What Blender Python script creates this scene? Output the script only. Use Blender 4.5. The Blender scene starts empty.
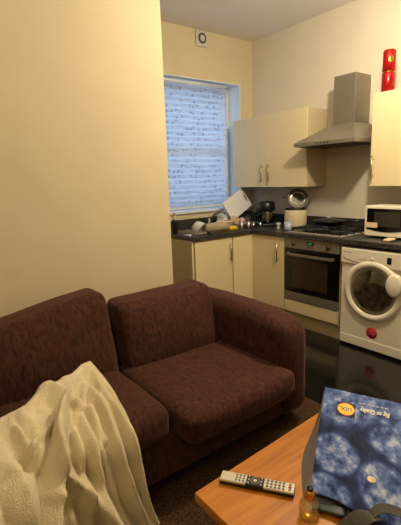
import bpy, bmesh, math, random
from mathutils import Vector, Matrix, Euler, noise
random.seed(4)
PI = math.pi
sc = bpy.context.scene
col = sc.collection

# ---------------------------------------------------------------- camera
cp = Vector((-3.5703, -3.6334, 1.4295)); yaw, pitch, roll, fpx = 0.64575, 0.19907, -0.033953, 410.99
fw = Vector((math.sin(yaw)*math.cos(pitch), math.cos(yaw)*math.cos(pitch), -math.sin(pitch)))
rt = Vector((math.cos(yaw), -math.sin(yaw), 0)); up = rt.cross(fw)
r2 = math.cos(roll)*rt + math.sin(roll)*up; u2 = -math.sin(roll)*rt + math.cos(roll)*up
cam = bpy.data.cameras.new('camera'); co = bpy.data.objects.new('camera', cam); col.objects.link(co)
co.matrix_world = Matrix(((r2.x, u2.x, -fw.x, cp.x), (r2.y, u2.y, -fw.y, cp.y), (r2.z, u2.z, -fw.z, cp.z), (0, 0, 0, 1)))
cam.sensor_fit = 'VERTICAL'; cam.sensor_height = 24; cam.lens = fpx/525*24; cam.clip_start = 0.05
sc.camera = co

# ---------------------------------------------------------------- world, exposure
w = bpy.data.worlds.new('world'); sc.world = w; w.use_nodes = True
bg = w.node_tree.nodes['Background']; bg.inputs[0].default_value = (0.37, 0.63, 1.0, 1); bg.inputs[1].default_value = 1.95
sc.view_settings.view_transform = 'Standard'; sc.view_settings.look = 'None'
sc.view_settings.gamma = 1; sc.view_settings.use_curve_mapping = False; sc.view_settings.exposure = 0.75

# ---------------------------------------------------------------- lights (ceiling lamps out of the frame)
def light(name, loc, power, size, colr=(1, .87, .63)):
    l = bpy.data.lights.new(name, 'POINT'); l.energy = power; l.color = colr; l.shadow_soft_size = size
    o = bpy.data.objects.new(name, l); col.objects.link(o); o.location = loc
    return o
light('kitchen_ceiling_lamp', (-1.30, -2.35, 2.60), 60, .06)
light('living_room_ceiling_lamp', (-3.9, -3.3, 2.5), 14, .12)

# ---------------------------------------------------------------- materials
def s2l(c):
    return tuple(((x/12.92) if x <= .04045 else ((x+.055)/1.055)**2.4) for x in [v/255 for v in c])
def mat(name, rgb, rough=.5, metal=0, var=0.0, scale=8, bump=0, bscale=60, **kw):
    m = bpy.data.materials.new(name); m.use_nodes = True
    nt = m.node_tree; b = nt.nodes['Principled BSDF']
    c = s2l(rgb)
    b.inputs['Base Color'].default_value = (*c, 1); b.inputs['Roughness'].default_value = rough; b.inputs['Metallic'].default_value = metal
    for k, v in kw.items(): b.inputs[k.replace('_', ' ')].default_value = v
    tc = nt.nodes.new('ShaderNodeTexCoord')
    if var:
        n = nt.nodes.new('ShaderNodeTexNoise'); n.inputs['Scale'].default_value = scale; n.inputs['Detail'].default_value = 5
        nt.links.new(tc.outputs['Object'], n.inputs['Vector'])
        r = nt.nodes.new('ShaderNodeValToRGB'); r.color_ramp.elements[0].position = .35; r.color_ramp.elements[1].position = .65
        r.color_ramp.elements[0].color = (*[x*(1-var) for x in c], 1); r.color_ramp.elements[1].color = (*[min(1, x*(1+var)) for x in c], 1)
        nt.links.new(n.outputs['Fac'], r.inputs['Fac']); nt.links.new(r.outputs['Color'], b.inputs['Base Color'])
    if bump:
        n2 = nt.nodes.new('ShaderNodeTexNoise'); n2.inputs['Scale'].default_value = bscale; n2.inputs['Detail'].default_value = 4
        nt.links.new(tc.outputs['Object'], n2.inputs['Vector'])
        bp = nt.nodes.new('ShaderNodeBump'); bp.inputs['Strength'].default_value = bump; bp.inputs['Distance'].default_value = .01
        nt.links.new(n2.outputs['Fac'], bp.inputs['Height']); nt.links.new(bp.outputs['Normal'], b.inputs['Normal'])
    return m
M = {}
M['wall'] = mat('cream_wall_paint', (206, 191, 158), .85, var=.03, scale=2.5, bump=.06, bscale=40)
M['wall2'] = mat('pale_wall_paint', (214, 203, 184), .8, var=.03, scale=2.5, bump=.06, bscale=40)
M['ceil'] = mat('ceiling_paint', (232, 226, 220), .9, var=.02, scale=3)
M['cab'] = mat('cream_cabinet_laminate', (222, 203, 160), .38, var=.015, scale=3)
M['cabside'] = mat('cabinet_side_board', (196, 178, 142), .5, var=.02, scale=3)
M['plinth'] = mat('cream_plinth_board', (196, 178, 138), .5, var=.03, scale=4)
M['white'] = mat('white_enamel', (226, 216, 196), .28)
M['upvc'] = mat('white_window_plastic', (214, 220, 228), .35)
M['steel'] = mat('brushed_steel', (142, 134, 120), .4, .6, var=.06, scale=30)
M['chrome'] = mat('chrome', (205, 200, 190), .14, 1)
M['black'] = mat('black_plastic', (16, 15, 14), .35, var=.15, scale=20)
M['iron'] = mat('black_cast_iron', (20, 19, 18), .55, var=.2, scale=40, bump=.2, bscale=120)
M['blackglass'] = mat('black_oven_glass', (10, 9, 8), .07, var=.1)
M['dark'] = mat('dark_interior', (22, 20, 18), .7, var=.2)
M['foot'] = mat('dark_wood_foot', (30, 20, 15), .5, var=.2, scale=30)
M['ovenwin'] = mat('oven_window_glass', (66, 50, 34), .16, .25, var=.15, scale=5)
M['rub'] = mat('grey_rubber', (58, 56, 53), .5, var=.1)
M['drum'] = mat('steel_drum', (110, 104, 94), .35, .5, var=.75, scale=16)
M['red'] = mat('red_sticker', (190, 22, 30), .35, var=.06)
M['redcan'] = mat('red_can_lacquer', (168, 18, 20), .25, .45, var=.08)
M['gold'] = mat('gold_print', (216, 160, 60), .3, .8, var=.05)
M['creamplastic'] = mat('cream_enamel_pot', (214, 198, 164), .35, var=.04, scale=30)
M['yellow'] = mat('yellow_sponge_foam', (226, 184, 34), .8, var=.1, scale=60, bump=.3, bscale=200)
M['beige'] = mat('beige_ceramic', (206, 178, 146), .45, var=.05)
M['pink'] = mat('pinkish_ceramic', (206, 172, 160), .4, var=.05)
M['bluewhite'] = mat('blue_and_white_ceramic', (176, 182, 196), .3, var=.35, scale=60)
M['boardwhite'] = mat('white_chopping_board_plastic', (226, 226, 226), .45, var=.02)
M['greyplastic'] = mat('pale_grey_plastic', (196, 192, 184), .4, var=.05)
M['silver'] = mat('silver_plastic', (205, 196, 178), .38, .2, var=.02)
M['button'] = mat('grey_button', (120, 114, 104), .5)
M['white_btn'] = mat('white_print', (225, 220, 210), .5)
M['redbtn'] = mat('red_button', (170, 40, 30), .5)
M['copper'] = mat('copper_cap', (196, 132, 72), .3, .7, var=.1, scale=30)
M['label'] = mat('cream_paper_label', (226, 196, 152), .6, var=.03)
M['grey_fabric'] = mat('grey_woven_strap', (80, 75, 70), .85, var=.12, scale=40, bump=.4, bscale=300)
M['bagside'] = mat('grey_bag_side', (112, 108, 106), .6, var=.08, scale=20)
M['green'] = mat('green_wrapper', (30, 40, 28), .5, var=.3, scale=20)
M['brass'] = mat('satin_nickel', (190, 170, 135), .25, 1)
M['cord'] = mat('grey_cord', (110, 105, 98), .6)

def glass(name, rgb, alpha_mix=.75, rough=.05):
    m = bpy.data.materials.new(name); m.use_nodes = True; nt = m.node_tree; nt.nodes.clear()
    o = nt.nodes.new('ShaderNodeOutputMaterial'); mx = nt.nodes.new('ShaderNodeMixShader')
    t = nt.nodes.new('ShaderNodeBsdfTransparent'); g = nt.nodes.new('ShaderNodeBsdfGlossy')
    t.inputs[0].default_value = (*s2l(rgb), 1); g.inputs['Roughness'].default_value = rough
    mx.inputs[0].default_value = 1-alpha_mix
    nt.links.new(t.outputs[0], mx.inputs[1]); nt.links.new(g.outputs[0], mx.inputs[2]); nt.links.new(mx.outputs[0], o.inputs[0])
    return m
M['clear'] = glass('clear_glass', (240, 244, 244), .88)
M['clearplastic'] = glass('cloudy_clear_plastic', (205, 200, 186), .62, .3)
M['smoke'] = glass('smoky_glass_lid', (150, 148, 140), .7)

M['bottleglass'] = glass('bottle_glass', (246, 246, 236), .74, .12)
# green clock digits give off light
m = bpy.data.materials.new('green_led'); m.use_nodes = True
b = m.node_tree.nodes['Principled BSDF']; b.inputs['Base Color'].default_value = (0.02, .2, .05, 1)
b.inputs['Emission Color'].default_value = (.12, 1, .25, 1); b.inputs['Emission Strength'].default_value = .15
M['led'] = m

# chenille sofa fabric
def sofa_mat():
    m = mat('brown_chenille', (78, 48, 38), .8); nt = m.node_tree; b = nt.nodes['Principled BSDF']
    tc = nt.nodes.new('ShaderNodeTexCoord'); mp = nt.nodes.new('ShaderNodeMapping'); mp.inputs['Scale'].default_value = (1.6, 1.0, .55)
    n = nt.nodes.new('ShaderNodeTexNoise'); n.inputs['Scale'].default_value = 38; n.inputs['Detail'].default_value = 7; n.inputs['Roughness'].default_value = .7
    nt.links.new(tc.outputs['Object'], mp.inputs[0]); nt.links.new(mp.outputs[0], n.inputs['Vector'])
    r = nt.nodes.new('ShaderNodeValToRGB'); e = r.color_ramp.elements
    e[0].position = .34; e[0].color = (*s2l((40, 19, 13)), 1); e[1].position = .66; e[1].color = (*s2l((80, 46, 34)), 1)
    nt.links.new(n.outputs['Fac'], r.inputs['Fac']); nt.links.new(r.outputs['Color'], b.inputs['Base Color'])
    bp = nt.nodes.new('ShaderNodeBump'); bp.inputs['Strength'].default_value = .55; bp.inputs['Distance'].default_value = .006
    nt.links.new(n.outputs['Fac'], bp.inputs['Height']); nt.links.new(bp.outputs['Normal'], b.inputs['Normal'])
    b.inputs['Sheen Weight'].default_value = .2; b.inputs['Sheen Roughness'].default_value = .4; b.inputs['Sheen Tint'].default_value = (.75, .5, .4, 1)
    b.inputs['Specular IOR Level'].default_value = .15
    return m
M['sofa'] = sofa_mat()
M['throw'] = mat('beige_fleece', (212, 197, 162), .95, var=.07, scale=14, bump=.5, bscale=160, Sheen_Weight=.25, Specular_IOR_Level=.1)
M['carpet'] = None
def carpet():
    m = mat('brown_carpet_pile', (70, 48, 32), .95); nt = m.node_tree; b = nt.nodes['Principled BSDF']
    tc = nt.nodes.new('ShaderNodeTexCoord')
    n = nt.nodes.new('ShaderNodeTexNoise'); n.inputs['Scale'].default_value = 90; n.inputs['Detail'].default_value = 6
    nt.links.new(tc.outputs['Object'], n.inputs['Vector'])
    r = nt.nodes.new('ShaderNodeValToRGB'); e = r.color_ramp.elements
    e[0].position = .35; e[0].color = (*s2l((44, 29, 19)), 1); e[1].position = .68; e[1].color = (*s2l((86, 62, 42)), 1)
    nt.links.new(n.outputs['Fac'], r.inputs['Fac']); nt.links.new(r.outputs['Color'], b.inputs['Base Color'])
    bp = nt.nodes.new('ShaderNodeBump'); bp.inputs['Strength'].default_value = .8; bp.inputs['Distance'].default_value = .01
    nt.links.new(n.outputs['Fac'], bp.inputs['Height']); nt.links.new(bp.outputs['Normal'], b.inputs['Normal'])
    b.inputs['Specular IOR Level'].default_value = .1
    return m
M['carpet'] = carpet()
def tiles():
    m = mat('glossy_black_floor_tiles', (20, 18, 16), .1); nt = m.node_tree; b = nt.nodes['Principled BSDF']
    tc = nt.nodes.new('ShaderNodeTexCoord'); br = nt.nodes.new('ShaderNodeTexBrick')
    br.offset = 0; br.inputs['Scale'].default_value = 1; br.inputs['Brick Width'].default_value = .42; br.inputs['Row Height'].default_value = .42
    br.inputs['Mortar Size'].default_value = .003; br.inputs['Mortar Smooth'].default_value = .1
    br.inputs['Color1'].default_value = (*s2l((24, 22, 20)), 1); br.inputs['Color2'].default_value = (*s2l((20, 19, 17)), 1); br.inputs['Mortar'].default_value = (*s2l((12, 11, 10)), 1)
    nt.links.new(tc.outputs['Object'], br.inputs['Vector']); nt.links.new(br.outputs['Color'], b.inputs['Base Color'])
    n = nt.nodes.new('ShaderNodeTexNoise'); n.inputs['Scale'].default_value = 6; nt.links.new(tc.outputs['Object'], n.inputs['Vector'])
    mr = nt.nodes.new('ShaderNodeMapRange'); mr.inputs['To Min'].default_value = .06; mr.inputs['To Max'].default_value = .2
    nt.links.new(n.outputs['Fac'], mr.inputs['Value']); nt.links.new(mr.outputs['Result'], b.inputs['Roughness'])
    return m
M['tiles'] = tiles()
def worktop_mat():
    m = mat('black_speckled_worktop', (34, 33, 32), .3); nt = m.node_tree; b = nt.nodes['Principled BSDF']
    tc = nt.nodes.new('ShaderNodeTexCoord'); n = nt.nodes.new('ShaderNodeTexNoise'); n.inputs['Scale'].default_value = 110; n.inputs['Detail'].default_value = 3
    nt.links.new(tc.outputs['Object'], n.inputs['Vector'])
    r = nt.nodes.new('ShaderNodeValToRGB'); e = r.color_ramp.elements
    e[0].position = .45; e[0].color = (*s2l((24, 23, 23)), 1); e[1].position = .72; e[1].color = (*s2l((104, 100, 96)), 1)
    nt.links.new(n.outputs['Fac'], r.inputs['Fac']); nt.links.new(r.outputs['Color'], b.inputs['Base Color'])
    return m
M['worktop'] = worktop_mat()
def wood():
    m = mat('oak_table_veneer', (206, 146, 82), .35); nt = m.node_tree; b = nt.nodes['Principled BSDF']
    tc = nt.nodes.new('ShaderNodeTexCoord'); mp = nt.nodes.new('ShaderNodeMapping'); mp.inputs['Scale'].default_value = (1.2, 14, 14)
    n = nt.nodes.new('ShaderNodeTexNoise'); n.inputs['Scale'].default_value = 3.2; n.inputs['Detail'].default_value = 7
    nt.links.new(tc.outputs['Object'], mp.inputs[0]); nt.links.new(mp.outputs[0], n.inputs['Vector'])
    br = nt.nodes.new('ShaderNodeTexBrick'); br.inputs['Scale'].default_value = 1; br.inputs['Brick Width'].default_value = .34; br.inputs['Row Height'].default_value = .055; br.inputs['Mortar Size'].default_value = .0008
    br.inputs['Color1'].default_value = (1, 1, 1, 1); br.inputs['Color2'].default_value = (.78, .74, .7, 1); br.inputs['Mortar'].default_value = (.55, .45, .38, 1)
    nt.links.new(tc.outputs['Object'], br.inputs['Vector'])
    r = nt.nodes.new('ShaderNodeValToRGB'); e = r.color_ramp.elements
    e[0].position = .3; e[0].color = (*s2l((172, 100, 20)), 1); e[1].position = .7; e[1].color = (*s2l((204, 132, 36)), 1)
    nt.links.new(n.outputs['Fac'], r.inputs['Fac'])
    mx = nt.nodes.new('ShaderNodeMixRGB'); mx.blend_type = 'MULTIPLY'; mx.inputs[0].default_value = .75
    nt.links.new(r.outputs['Color'], mx.inputs[1]); nt.links.new(br.outputs['Color'], mx.inputs[2]); nt.links.new(mx.outputs[0], b.inputs['Base Color'])
    return m
M['wood'] = wood()
def outside_brick():
    m = mat('outside_brick', (150, 120, 110), .9); nt = m.node_tree; b = nt.nodes['Principled BSDF']
    tc = nt.nodes.new('ShaderNodeTexCoord'); mp = nt.nodes.new('ShaderNodeMapping'); mp.inputs['Rotation'].default_value = (PI/2, 0, 0)
    br = nt.nodes.new('ShaderNodeTexBrick'); br.inputs['Scale'].default_value = 1; br.inputs['Brick Width'].default_value = .23; br.inputs['Row Height'].default_value = .09; br.inputs['Mortar Size'].default_value = .014
    br.inputs['Color1'].default_value = (*s2l((178, 150, 142)), 1); br.inputs['Color2'].default_value = (*s2l((150, 126, 124)), 1); br.inputs['Mortar'].default_value = (*s2l((215, 212, 208)), 1)
    nt.links.new(tc.outputs['Object'], mp.inputs[0]); nt.links.new(mp.outputs[0], br.inputs['Vector']); nt.links.new(br.outputs['Color'], b.inputs['Base Color'])
    return m
M['brick'] = outside_brick()
def blind_mat():
    m = bpy.data.materials.new('patterned_voile_blind'); m.use_nodes = True; nt = m.node_tree; nt.nodes.clear()
    o = nt.nodes.new('ShaderNodeOutputMaterial'); tl = nt.nodes.new('ShaderNodeBsdfTranslucent'); df = nt.nodes.new('ShaderNodeBsdfDiffuse'); tr = nt.nodes.new('ShaderNodeBsdfTransparent')
    tc = nt.nodes.new('ShaderNodeTexCoord'); v = nt.nodes.new('ShaderNodeTexVoronoi'); v.inputs['Scale'].default_value = 18; v.inputs['Randomness'].default_value = .55
    n = nt.nodes.new('ShaderNodeTexNoise'); n.inputs['Scale'].default_value = 70
    nt.links.new(tc.outputs['Object'], v.inputs['Vector']); nt.links.new(tc.outputs['Object'], n.inputs['Vector'])
    ad = nt.nodes.new('ShaderNodeMath'); ad.operation = 'MULTIPLY_ADD'; ad.inputs[1].default_value = .5
    nt.links.new(n.outputs['Fac'], ad.inputs[0]); nt.links.new(v.outputs['Distance'], ad.inputs[2])
    r = nt.nodes.new('ShaderNodeValToRGB'); e = r.color_ramp.elements
    e[0].position = .44; e[0].color = (.68, .69, .75, 1); e[1].position = .56; e[1].color = (.92, .93, .96, 1)
    nt.links.new(ad.outputs[0], r.inputs['Fac'])
    nt.links.new(r.outputs['Color'], tl.inputs[0]); nt.links.new(r.outputs['Color'], df.inputs[0]); nt.links.new(r.outputs['Color'], tr.inputs[0])
    m1 = nt.nodes.new('ShaderNodeMixShader'); m1.inputs[0].default_value = .22
    m2 = nt.nodes.new('ShaderNodeMixShader'); m2.inputs[0].default_value = .60
    nt.links.new(tl.outputs[0], m1.inputs[1]); nt.links.new(df.outputs[0], m1.inputs[2]); nt.links.new(m1.outputs[0], m2.inputs[1]); nt.links.new(tr.outputs[0], m2.inputs[2]); nt.links.new(m2.outputs[0], o.inputs[0])
    return m
M['blind'] = blind_mat()
def berry_mat():
    # print of dusty blueberries, laid out in the bag face's own UVs (u across, v from the base of the bag to its mouth)
    m = mat('blueberry_print', (60, 72, 110), .6, Specular_IOR_Level=.1); nt = m.node_tree; b = nt.nodes['Principled BSDF']; L = nt.links.new
    uv = nt.nodes.new('ShaderNodeTexCoord')
    n = nt.nodes.new('ShaderNodeTexNoise'); n.inputs['Scale'].default_value = 7; n.inputs['Detail'].default_value = 6; n.inputs['Roughness'].default_value = .65
    L(uv.outputs['UV'], n.inputs['Vector'])
    last = None
    for (cx, cy, rx, ry, br_) in [(.20, .10, .42, .32, .95), (.72, .06, .42, .25, .8), (.17, .64, .25, .19, 1.0), (.61, .77, .26, .215, 1.0), (.82, .40, .40, .19, 1.0), (.12, .96, .25, .15, .95), (.62, 1.14, .2, .12, .9), (1.0, .98, .2, .2, .9)]:
        sb = nt.nodes.new('ShaderNodeVectorMath'); sb.operation = 'SUBTRACT'; sb.inputs[1].default_value = (cx, cy, 0); L(uv.outputs['UV'], sb.inputs[0])
        ml = nt.nodes.new('ShaderNodeVectorMath'); ml.operation = 'MULTIPLY'; ml.inputs[1].default_value = (1/rx, 1/ry, 0); L(sb.outputs[0], ml.inputs[0])
        ln = nt.nodes.new('ShaderNodeVectorMath'); ln.operation = 'LENGTH'; L(ml.outputs[0], ln.inputs[0])
        mr = nt.nodes.new('ShaderNodeMapRange'); mr.interpolation_type = 'SMOOTHSTEP'
        mr.inputs['From Min'].default_value = 1.02; mr.inputs['From Max'].default_value = .72; mr.inputs['To Min'].default_value = .24; mr.inputs['To Max'].default_value = br_
        L(ln.outputs['Value'], mr.inputs['Value'])
        if last is None: last = mr.outputs['Result']
        else:
            mx = nt.nodes.new('ShaderNodeMath'); mx.operation = 'MAXIMUM'; L(last, mx.inputs[0]); L(mr.outputs['Result'], mx.inputs[1]); last = mx.outputs[0]
    mu = nt.nodes.new('ShaderNodeMath'); mu.operation = 'MULTIPLY'; L(last, mu.inputs[0])
    nr = nt.nodes.new('ShaderNodeMapRange'); nr.inputs['From Min'].default_value = .33; nr.inputs['From Max'].default_value = .68; nr.inputs['To Min'].default_value = .18; nr.inputs['To Max'].default_value = 1.1
    L(n.outputs['Fac'], nr.inputs['Value']); L(nr.outputs['Result'], mu.inputs[1])
    r = nt.nodes.new('ShaderNodeValToRGB'); e = r.color_ramp.elements
    e[0].position = 0.02; e[0].color = (*s2l((16, 17, 30)), 1); e[1].position = 1; e[1].color = (*s2l((190, 198, 220)), 1)
    k = e.new(.35); k.color = (*s2l((54, 70, 118)), 1); k = e.new(.65); k.color = (*s2l((98, 120, 176)), 1)
    L(mu.outputs[0], r.inputs['Fac']); L(r.outputs['Color'], b.inputs['Base Color'])
    return m
M['berry'] = berry_mat()

# ---------------------------------------------------------------- mesh helpers
def obj(name, bm, m, parent=None, smooth=False, sub=0):
    me = bpy.data.meshes.new(name); bm.normal_update(); bm.to_mesh(me); bm.free()
    me.materials.append(m)
    if smooth:
        for p in me.polygons: p.use_smooth = True
    o = bpy.data.objects.new(name, me); col.objects.link(o)
    if parent: o.parent = parent
    if sub:
        s = o.modifiers.new('sub', 'SUBSURF'); s.levels = s.render_levels = sub
    return o
def struct(name, bm, m, smooth=False):
    o = obj(name, bm, m, None, smooth); o['kind'] = 'structure'; return o
def thing(name, label, cat, loc=(0, 0, 0), rz=0, group=None):
    o = bpy.data.objects.new(name, None); col.objects.link(o); o.location = loc; o.rotation_euler = (0, 0, rz)
    o['label'] = label; o['category'] = cat
    if group: o['group'] = group
    return o
def tag(o, label, cat, group=None):
    o['label'] = label; o['category'] = cat
    if group: o['group'] = group
    return o
def box(bm, x0, x1, y0, y1, z0, z1, bev=0, seg=2, M4=None):
    t = bmesh.new(); bmesh.ops.create_cube(t, size=1)
    for v in t.verts:
        v.co = Vector(((x0+x1)/2 + v.co.x*(x1-x0), (y0+y1)/2 + v.co.y*(y1-y0), (z0+z1)/2 + v.co.z*(z1-z0)))
    if bev: bmesh.ops.bevel(t, geom=t.edges[:], offset=bev, segments=seg, profile=.5, affect='EDGES')
    merge(bm, t, M4); return bm
def merge(bm, t, M4=None):
    if M4 is not None: t.transform(M4)
    mp = {}
    for v in t.verts: mp[v] = bm.verts.new(v.co)
    for f in t.faces:
        try: nf = bm.faces.new([mp[v] for v in f.verts]); nf.smooth = f.smooth
        except ValueError: pass
    t.free()
def B(*a, **k): return box(bmesh.new(), *a, **k)
def lathe(bm, prof, n=32, M4=None, cap=True):
    t = bmesh.new(); rings = []
    for r, z in prof:
        rings.append([t.verts.new((r*math.cos(2*PI*i/n), r*math.sin(2*PI*i/n), z)) for i in range(n)] if r > 1e-6 else [t.verts.new((0, 0, z))])
    for a, b in zip(rings, rings[1:]):
        for i in range(n):
            j = (i+1) % n
            if len(a) == 1 and len(b) == 1: continue
            if len(a) == 1: t.faces.new((a[0], b[i], b[j]))
            elif len(b) == 1: t.faces.new((a[i], a[j], b[0]))
            else: t.faces.new((a[i], a[j], b[j], b[i]))
    if cap:
        if len(rings[0]) > 1: t.faces.new(rings[0][::-1])
        if len(rings[-1]) > 1: t.faces.new(rings[-1])
    for f in t.faces: f.smooth = True
    bmesh.ops.recalc_face_normals(t, faces=t.faces[:])
    merge(bm, t, M4); return bm
def LA(prof, **k): return lathe(bmesh.new(), prof, **k)
def tube(bm, pts, r, n=10):
    pts = [Vector(p) for p in pts]; t = bmesh.new(); rings = []
    ref = Vector((0, 0, 1))
    for i, p in enumerate(pts):
        d = (pts[min(i+1, len(pts)-1)] - pts[max(i-1, 0)]).normalized()
        a = d.cross(ref)
        if a.length < 1e-3: a = d.cross(Vector((1, 0, 0)))
        a.normalize(); b2 = d.cross(a)
        rr = r[i] if isinstance(r, (list, tuple)) else r
        rings.append([t.verts.new(p + a*rr*math.cos(2*PI*k/n) + b2*rr*math.sin(2*PI*k/n)) for k in range(n)])
    for a, b2 in zip(rings, rings[1:]):
        for k in range(n): t.faces.new((a[k], a[(k+1) % n], b2[(k+1) % n], b2[k]))
    t.faces.new(rings[0][::-1]); t.faces.new(rings[-1])
    for f in t.faces: f.smooth = True
    bmesh.ops.recalc_face_normals(t, faces=t.faces[:])
    merge(bm, t); return bm
def TU(pts, r, n=10): return tube(bmesh.new(), pts, r, n)
def prism(bm, poly, axis, a0, a1, bev=0):
    # poly: 2D points in the plane across axis ('x': (y,z), 'y': (x,z), 'z': (x,y))
    t = bmesh.new()
    def P(p, a): return {'x': (a, p[0], p[1]), 'y': (p[0], a, p[1]), 'z': (p[0], p[1], a)}[axis]
    A = [t.verts.new(P(p, a0)) for p in poly]; C = [t.verts.new(P(p, a1)) for p in poly]
    t.faces.new(A); t.faces.new(C[::-1])
    for i in range(len(poly)):
        j = (i+1) % len(poly); t.faces.new((A[j], A[i], C[i], C[j]))
    bmesh.ops.recalc_face_normals(t, faces=t.faces[:])
    if bev: bmesh.ops.bevel(t, geom=t.edges[:], offset=bev, segments=2, profile=.5, affect='EDGES')
    merge(bm, t); return bm
def soft(cx, cy, cz, sx, sy, sz, r, n=14, puff=(0, 0, 0), fn=None, rough=.004, seed=0):
    # a stuffed, round-edged block; puff bulges the faces outwards
    t = bmesh.new(); bmesh.ops.create_cube(t, size=2)
    bmesh.ops.subdivide_edges(t, edges=t.edges[:], cuts=n, use_grid_fill=True)
    hx, hy, hz = sx/2, sy/2, sz/2
    for v in t.verts:
        c = [math.copysign(abs(a)**.85, a) for a in v.co]
        q = Vector((c[0]*hx, c[1]*hy, c[2]*hz))
        inn = Vector((max(-hx+r, min(hx-r, q.x)), max(-hy+r, min(hy-r, q.y)), max(-hz+r, min(hz-r, q.z))))
        d = q-inn
        p = inn + d.normalized()*r if d.length > 1e-9 else q
        X, Y, Z = p.x/hx, p.y/hy, p.z/hz
        p = Vector((p.x + puff[0]*X*(1-Y*Y)*(1-Z*Z), p.y + puff[1]*Y*(1-X*X)*(1-Z*Z), p.z + puff[2]*Z*(1-X*X)*(1-Y*Y)))
        nn = noise.noise_vector(Vector((p.x*7+seed, p.y*7, p.z*7)))*rough*1.6 + noise.noise_vector(Vector((p.x*22+seed, p.y*22, p.z*22)))*rough*.5
        p = p + nn
        if fn: p = Vector(fn(p, (X, Y, Z)))
        v.co = p + Vector((cx, cy, cz))
    for f in t.faces: f.smooth = True
    return t
def text_mesh(body, size, ext=.0004, shear=0, bold=0):
    c = bpy.data.curves.new('t', 'FONT'); c.body = body; c.size = size; c.extrude = ext; c.align_x = 'CENTER'; c.align_y = 'CENTER'; c.shear = shear; c.offset = bold
    o = bpy.data.objects.new('t', c); col.objects.link(o); dg = bpy.context.evaluated_depsgraph_get(); dg.update()
    me = bpy.data.meshes.new_from_object(o.evaluated_get(dg)); bpy.data.objects.remove(o)
    bm = bmesh.new(); bm.from_mesh(me); bpy.data.meshes.remove(me); return bm
def frame(O, ex, ey, ez):
    return Matrix(((ex[0], ey[0], ez[0], O[0]), (ex[1], ey[1], ez[1], O[1]), (ex[2], ey[2], ez[2], O[2]), (0, 0, 0, 1)))

# ================================================================ SETTING
H = 2.935
XL, YF = -5.2, -5.0
TX = -1.55
struct('floor', B(TX, .3, YF, 0, -.1, 0), M['tiles'])
struct('floor_carpet', B(XL, TX, YF, 0, -.1, .002), M['carpet'])
struct('ceiling', B(XL-.1, .1, YF-.1, .3, H, H+.1), M['ceil'])
struct('wall_right', B(0, .1, YF, .25, -.1, H), M['wall2'])
struct('wall_left', B(XL-.1, XL, YF, .25, -.1, H), M['wall'])
struct('wall_front', B(XL-.1, .1, YF-.1, YF, -.1, H), M['wall'])
WX0, WX1, WZ0, WZ1 = -1.5, -.19, 1.085, 2.462
bm = bmesh.new()
box(bm, XL, WX0, 0, .25, -.1, H); box(bm, WX1, 0, 0, .25, -.1, H); box(bm, WX0, WX1, 0, .25, -.1, WZ0); box(bm, WX0, WX1, 0, .25, WZ1, H)
struct('wall_back', bm, M['wall'])
struct('wall_partition', B(XL, -1.99, -1.2, -1.08, -.1, H), M['wall'])
# window
bm = bmesh.new(); fy0, fy1 = .19, .25
fw_ = .06
for a in ((WX0, WX1, WZ0, WZ0+.04), (WX0, WX1, WZ1-fw_, WZ1), (WX0, WX0+fw_, WZ0+fw_, WZ1-fw_), (WX1-fw_, WX1, WZ0+fw_, WZ1-fw_), (WX0+fw_, WX1-fw_, 1.715, 1.755)):
    box(bm, a[0], a[1], fy0, fy1, a[2], a[3], .006)
wn = struct('window_1', bm, M['upvc'])
bm = bmesh.new()
for z0, z1 in ((1.757, WZ1-fw_-.005), (WZ0+.042, 1.713)):
    for a in ((WX0+fw_, WX1-fw_, z0, z0+.025), (WX0+fw_, WX1-fw_, z1-.025, z1), (WX0+fw_, WX0+fw_+.045, z0, z1), (WX1-fw_-.045, WX1-fw_, z0, z1)):
        box(bm, a[0], a[1], fy0-.012, fy1-.02, a[2], a[3], .005)
o = obj('window_sash', bm, M['upvc'], wn)
o = obj('window_pane', B(WX0+fw_, WX1-fw_,   .222, .226, WZ0+.04, WZ1-fw_), M['clear'], wn)
o = obj('window_sill', B(WX0, WX1+.0, -.025, .19, WZ0-.012, WZ0+.018, .006), M['upvc'], wn)
bm = bmesh.new(); box(bm, WX1-.012, WX1+.0, -.004, .19, WZ0, WZ1, .002); box(bm, WX0, WX1-.012, -.004, .19, WZ1-.012, WZ1, .002)
o = obj('window_lining', bm, M['upvc'], wn)
# outside
o = struct('wall_outside', B(-4, 2.5, 2.3, 2.5, -1, 3.6), M['brick'])

# blind
t = thing('roller_blind', 'translucent white roller blind with small grey motifs pulled down over the kitchen window', 'blind', (-.9, .035, WZ1-.014))
bl = bmesh.new(); N = 40
bx0, bx1 = -.575, .53
vs = [[bl.verts.new((bx0+(bx1-bx0)*i/N, .0035*math.sin(i*.6)+.002, -.03-(1.285)*j/4)) for i in range(N+1)] for j in range(5)]
for j in range(4):
    for i in range(N): bl.faces.new((vs[j][i], vs[j][i+1], vs[j+1][i+1], vs[j+1][i]))
o = obj('blind_fabric', bl, M['blind'], t, True); sd = o.modifiers.new('s', 'SOLIDIFY'); sd.thickness = .001
obj('roller', TU([(bx0, .01, -.028), (bx1, .01, -.028)], .02), M['upvc'], t)
obj('bottom_bar', B(bx0, bx1, -.004, .006, -1.325, -1.305, .003), M['upvc'], t)

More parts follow.
